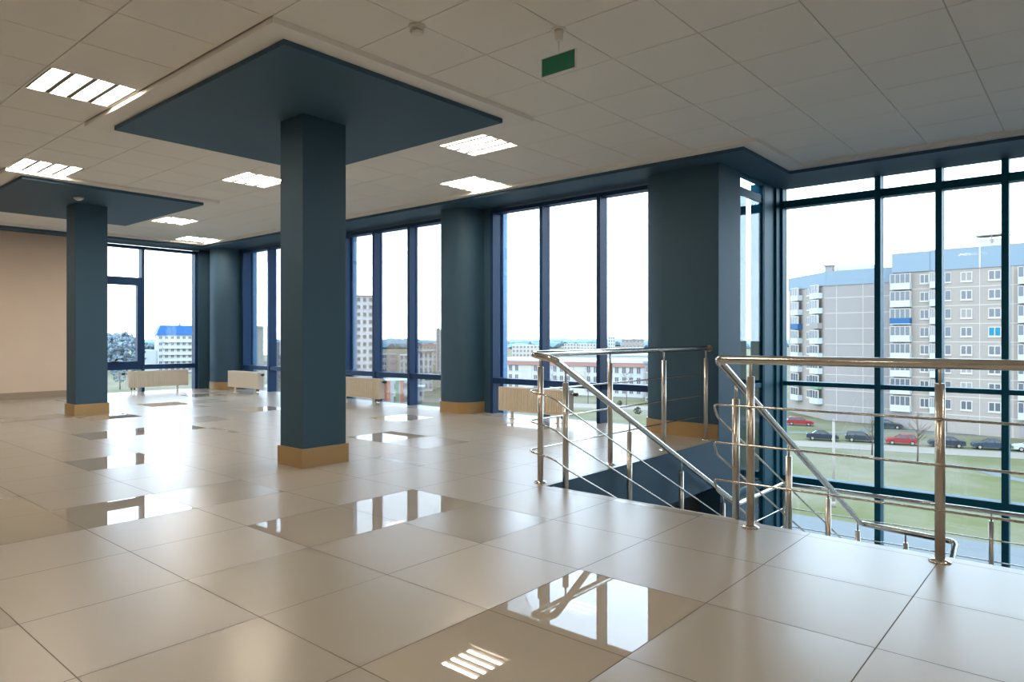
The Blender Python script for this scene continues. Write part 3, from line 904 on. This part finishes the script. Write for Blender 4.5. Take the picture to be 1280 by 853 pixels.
# ---------------------------------------------------------------- trees
def bare_tree(name, label, px, py, h, spread, group=None, seed=1):
    x, y, _ = gpt(px, py)
    t = empty(name, (x, y, ZGR), label=label, cat='tree', group=group)
    R = random.Random(seed); tr = MB(); tw = MB()
    tr.tube([(0, 0, 0), (.05, 0, h * .35), (0, .05, h * .7), (0, 0, h)], [.10, .08, .05, .015], 8)
    for i in range(26):
        z = h * (.3 + .65 * R.random()); a = R.random() * 2 * PI; l = spread * (1.1 - z / h) * (.6 + .6 * R.random()) + .3
        q = (l * math.cos(a), l * math.sin(a), z + l * .8)
        tw.tube([(0, 0, z), (q[0] * .5, q[1] * .5, z + l * .35), q], [.03, .02, .008], 5)
        for j in range(3):
            a2 = a + R.uniform(-1, 1); m_ = .4 + .2 * j
            s_ = (q[0] * m_, q[1] * m_, z + l * .8 * m_)
            tw.tube([s_, (s_[0] + .4 * l * math.cos(a2), s_[1] + .4 * l * math.sin(a2), s_[2] + .45 * l)], [.014, .006], 4)
    tr.build('trunk', M_BARK, t); tw.build('branches', M_TWIG, t)


bare_tree('young_tree', 'thin bare sapling on the grass in front of the red car', 1147, 578, 6, 1.6, seed=2)
bare_tree('young_tree', 'thin bare sapling on the grass near the teal mullion', 1090, 569, 5.5, 1.4, seed=5)
bare_tree('young_tree', 'bare sapling in front of the red-roofed building, left of the handrail', 735, 505, 8, 3.0, seed=8)
bare_tree('young_tree', 'bare sapling near the dark column beyond the railing', 783, 510, 8, 3.0, seed=9)
bare_tree('young_tree', 'bare tree low in the leftmost bay behind the radiator', 690, 501, 8, 3.2, seed=11)


def leafy(name, label, x, y, z, r, hgt, m, seed, cat, trunk=True, group=None):
    t = empty(name, (x, y, z), label=label, cat=cat, group=group)
    R = random.Random(seed); b = MB()
    for i in range(150):
        a = R.random() * 2 * PI; hz_ = R.random(); q = math.sqrt(R.random()) * r * .95 * math.sin(PI * (.15 + .8 * hz_)) 
        c = Vector((q * math.cos(a), q * math.sin(a), hgt * (.25 + .66 * hz_)))
        rr = r * (.05 + .09 * R.random())
        res = bmesh.ops.create_icosphere(b.bm, subdivisions=1, radius=rr, matrix=Matrix.Translation(c))
        for v in res['verts']:
            v.co = c + (v.co - c) * (1 + .22 * math.sin(v.co.x * 5 / r + i) * math.cos(v.co.y * 6 / r) + R.uniform(-.35, .35))
    b.build('foliage', m, t)
    if trunk:
        MB().tube([(0, 0, 0), (0, 0, hgt * .5)], [r * .06, r * .04], 8).build('trunk', M_BARK, t)


k = 0
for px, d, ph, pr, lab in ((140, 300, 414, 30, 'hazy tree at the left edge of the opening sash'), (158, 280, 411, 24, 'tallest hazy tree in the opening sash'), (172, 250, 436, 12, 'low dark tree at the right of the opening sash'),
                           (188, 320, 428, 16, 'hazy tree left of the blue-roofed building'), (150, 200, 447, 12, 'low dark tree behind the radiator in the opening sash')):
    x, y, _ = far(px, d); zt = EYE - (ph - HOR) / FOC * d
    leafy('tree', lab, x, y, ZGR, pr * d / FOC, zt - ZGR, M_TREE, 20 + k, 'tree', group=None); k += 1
for px, py, r_, lab in ((797, 521, .9, 'small round shrub on the grass right of the railing post'), (775, 509, .7, 'small shrub further back on the grass'), (815, 507, 1.2, 'shrub near the dark column beyond the railing')):
    x, y, _ = gpt(px, py); leafy('shrub', lab, x, y, ZGR, r_, r_ * 2.2, M_BUSH, 40 + k, 'shrub', False); k += 1
# far tree line: nobody could count it
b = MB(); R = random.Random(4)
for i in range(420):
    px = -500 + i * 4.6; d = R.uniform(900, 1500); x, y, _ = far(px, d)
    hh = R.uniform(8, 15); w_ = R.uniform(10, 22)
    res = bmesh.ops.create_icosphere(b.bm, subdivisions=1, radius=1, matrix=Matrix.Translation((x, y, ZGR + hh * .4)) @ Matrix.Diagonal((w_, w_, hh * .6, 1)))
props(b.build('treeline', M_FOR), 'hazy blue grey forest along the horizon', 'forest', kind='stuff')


# ---------------------------------------------------------------- cars
def car(label, px, py, paint, wagon=False, flip=False, length=4.3, off=0.):
    x, y, _ = gpt(px, py)
    ang = math.atan2(dr.y, dr.x) + (PI if flip else 0)
    t = empty('car', (x, y, ZGR + .03), ang, label=label, cat='car', group='cars parked along the street')
    L = length / 2; W = .83
    side = [(-L, .35), (-L, .80), (-L + .1, .92), (-L * .45 if wagon else -L * .62, .98), (L * .36, .95), (L * .9, .80), (L, .62), (L, .32), (L * .78, .28), (-L * .8, .28)]
    b = MB(); bm = b.bm
    A = [bm.verts.new((p[0], -W, p[1])) for p in side]; B = [bm.verts.new((p[0], W, p[1])) for p in side]
    bm.faces.new(A); bm.faces.new(B[::-1]); n = len(side)
    for i in range(n): bm.faces.new((A[i], B[i], B[(i + 1) % n], A[(i + 1) % n]))
    # roof
    rx = (-L * .88, -L * .80, L * .04, L * .40) if wagon else (-L * .66, -L * .36, L * .04, L * .40)
    top = [(rx[1] , 1.39), (rx[2], 1.40)]
    wi = W - .16
    b.box(rx[1] - .02, rx[2] + .02, -wi, wi, 1.36, 1.42, 0, .02)
    for xx0, xx1 in ((rx[0], rx[1]), (rx[3], rx[2]), ((rx[1] + rx[2]) / 2, (rx[1] + rx[2]) / 2)):
        for s_ in (-1, 1): b.tube([(xx0, s_ * (W - .04), .94), (xx1, s_ * wi, 1.38)], .035, 6)
    b.build('body', paint, t)
    g = MB(); bm = g.bm; e = .02
    lo = [(rx[0], -W + .05, .93), (rx[3], -W + .05, .93), (rx[3], W - .05, .93), (rx[0], W - .05, .93)]
    hi = [(rx[1], -wi + e, 1.37), (rx[2], -wi + e, 1.37), (rx[2], wi - e, 1.37), (rx[1], wi - e, 1.37)]
    A = [bm.verts.new(p) for p in lo]; B = [bm.verts.new(p) for p in hi]
    bm.faces.new(A); bm.faces.new(B)
    for i in range(4): bm.faces.new((A[i], A[(i + 1) % 4], B[(i + 1) % 4], B[i]))
    g.build('windows', M_CGLS, t)
    for sx in (-.62, .62):
        for sy in (-1, 1):
            w = MB(); w.tube([(sx * L, sy * (W - .18), .3), (sx * L, sy * (W + .01), .3)], .31, 18, 0); w.tube([(sx * L, sy * (W + .01), .3), (sx * L, sy * (W + .02), .3)], .19, 14, 1)
            w.build('wheel', [M_TYRE, M_POLE], t)


for k_, m_ in list(MATS.items()):
    if k_ in ('dim_window_pane', 'car_glass') or k_ in INTERIOR: continue
    m_.node_tree.nodes['Principled BSDF'].inputs['Specular IOR Level'].default_value = .12
P_NAVY = mat('navy_car_paint', (16, 24, 36), .3); P_BLK = mat('charcoal_car_paint', (28, 33, 40), .3)
P_RED = mat('red_car_paint', (118, 20, 22), .3); P_STEEL = mat('steel_blue_car_paint', (28, 42, 54), .3); P_WHITE = mat('white_car_paint', (150, 150, 150), .3)
car('dark navy parked sedan, leftmost in the street', 1028, 550.5, P_NAVY)
car('charcoal parked estate car left of the red car', 1077, 552.5, P_BLK, True)
car('red parked hatchback in the street', 1127, 556, P_RED, True, True, 4.0)
car('dark sedan partly behind the front railing post', 1183, 559, P_NAVY, False, True)
car('steel blue parked sedan near the right teal mullion', 1238, 562, P_STEEL, False, True)
car('white parked car cut off by the right picture edge', 1290, 565, P_WHITE, True, True)
car('dark red car parked beside the gable block', 1000, 532, P_RED, True)
car('dark car parked between the two apartment blocks', 1109.5, 536, P_BLK, True)
for i, (px, py) in enumerate(((524, 497), (538, 499.5), (551, 502))):
    pass

# ---------------------------------------------------------------- lamp post
x, y, _ = gpt(1042, 634)
t = empty('lamp_post', (x, y, ZGR), label='pale grey lamp post standing on the grass outside the bay', cat='lamp post')
MB().tube([(0, 0, 0), (0, 0, 7.6)], [.14, .11], 14).build('pole', M_POLE, t)
MB().tube([(0, 0, 0), (0, 0, .5)], .17, 14).build('base', M_POLE, t)
b = MB(); b.tube([(0, 0, 7.6), (.05, .05, 7.75)], .12, 12); b.build('cap', M_POLE, t)

# ------------------------------------------------------------------ sky
w = bpy.data.worlds.new('overcast_sky'); SC.world = w; w.use_nodes = True
nt = w.node_tree; bg = nt.nodes['Background']
tc = nt.nodes.new('ShaderNodeTexCoord'); sep = nt.nodes.new('ShaderNodeSeparateXYZ')
ramp = nt.nodes.new('ShaderNodeValToRGB')
ramp.color_ramp.elements[0].position = 0.0; ramp.color_ramp.elements[0].color = (.76, .89, 1.0, 1)
ramp.color_ramp.elements[1].position = .6; ramp.color_ramp.elements[1].color = (.62, .82, 1.0, 1)
cl = nt.nodes.new('ShaderNodeTexNoise'); cl.inputs['Scale'].default_value = 2.5; cl.inputs['Detail'].default_value = 5
nt.links.new(tc.outputs['Generated'], sep.inputs[0]); nt.links.new(sep.outputs['Z'], ramp.inputs[0])
mr = nt.nodes.new('ShaderNodeMapRange'); mr.inputs[3].default_value = .92; mr.inputs[4].default_value = 1.06
nt.links.new(tc.outputs['Generated'], cl.inputs['Vector']); nt.links.new(cl.outputs['Fac'], mr.inputs[0])
mul = nt.nodes.new('ShaderNodeMix'); mul.data_type = 'RGBA'; mul.blend_type = 'MULTIPLY'; mul.inputs[0].default_value = 1
nt.links.new(ramp.outputs[0], mul.inputs[6]); nt.links.new(mr.outputs[0], mul.inputs[7])
nt.links.new(mul.outputs[2], bg.inputs['Color'])
bg.inputs['Strength'].default_value = 4.6

# ------------------------------------------------------------------ render settings
SC.view_settings.view_transform = 'Standard'; SC.view_settings.look = 'None'
SC.view_settings.exposure = 0.62; SC.view_settings.gamma = 1.0; SC.view_settings.use_curve_mapping = False
cy = SC.cycles
cy.use_denoising = True
cy.max_bounces = 10; cy.volume_bounces = 2; cy.diffuse_bounces = 6; cy.glossy_bounces = 5; cy.transparent_max_bounces = 16; cy.transmission_bounces = 6
cy.sample_clamp_indirect = 6.0
cy.caustics_reflective = False; cy.caustics_refractive = False
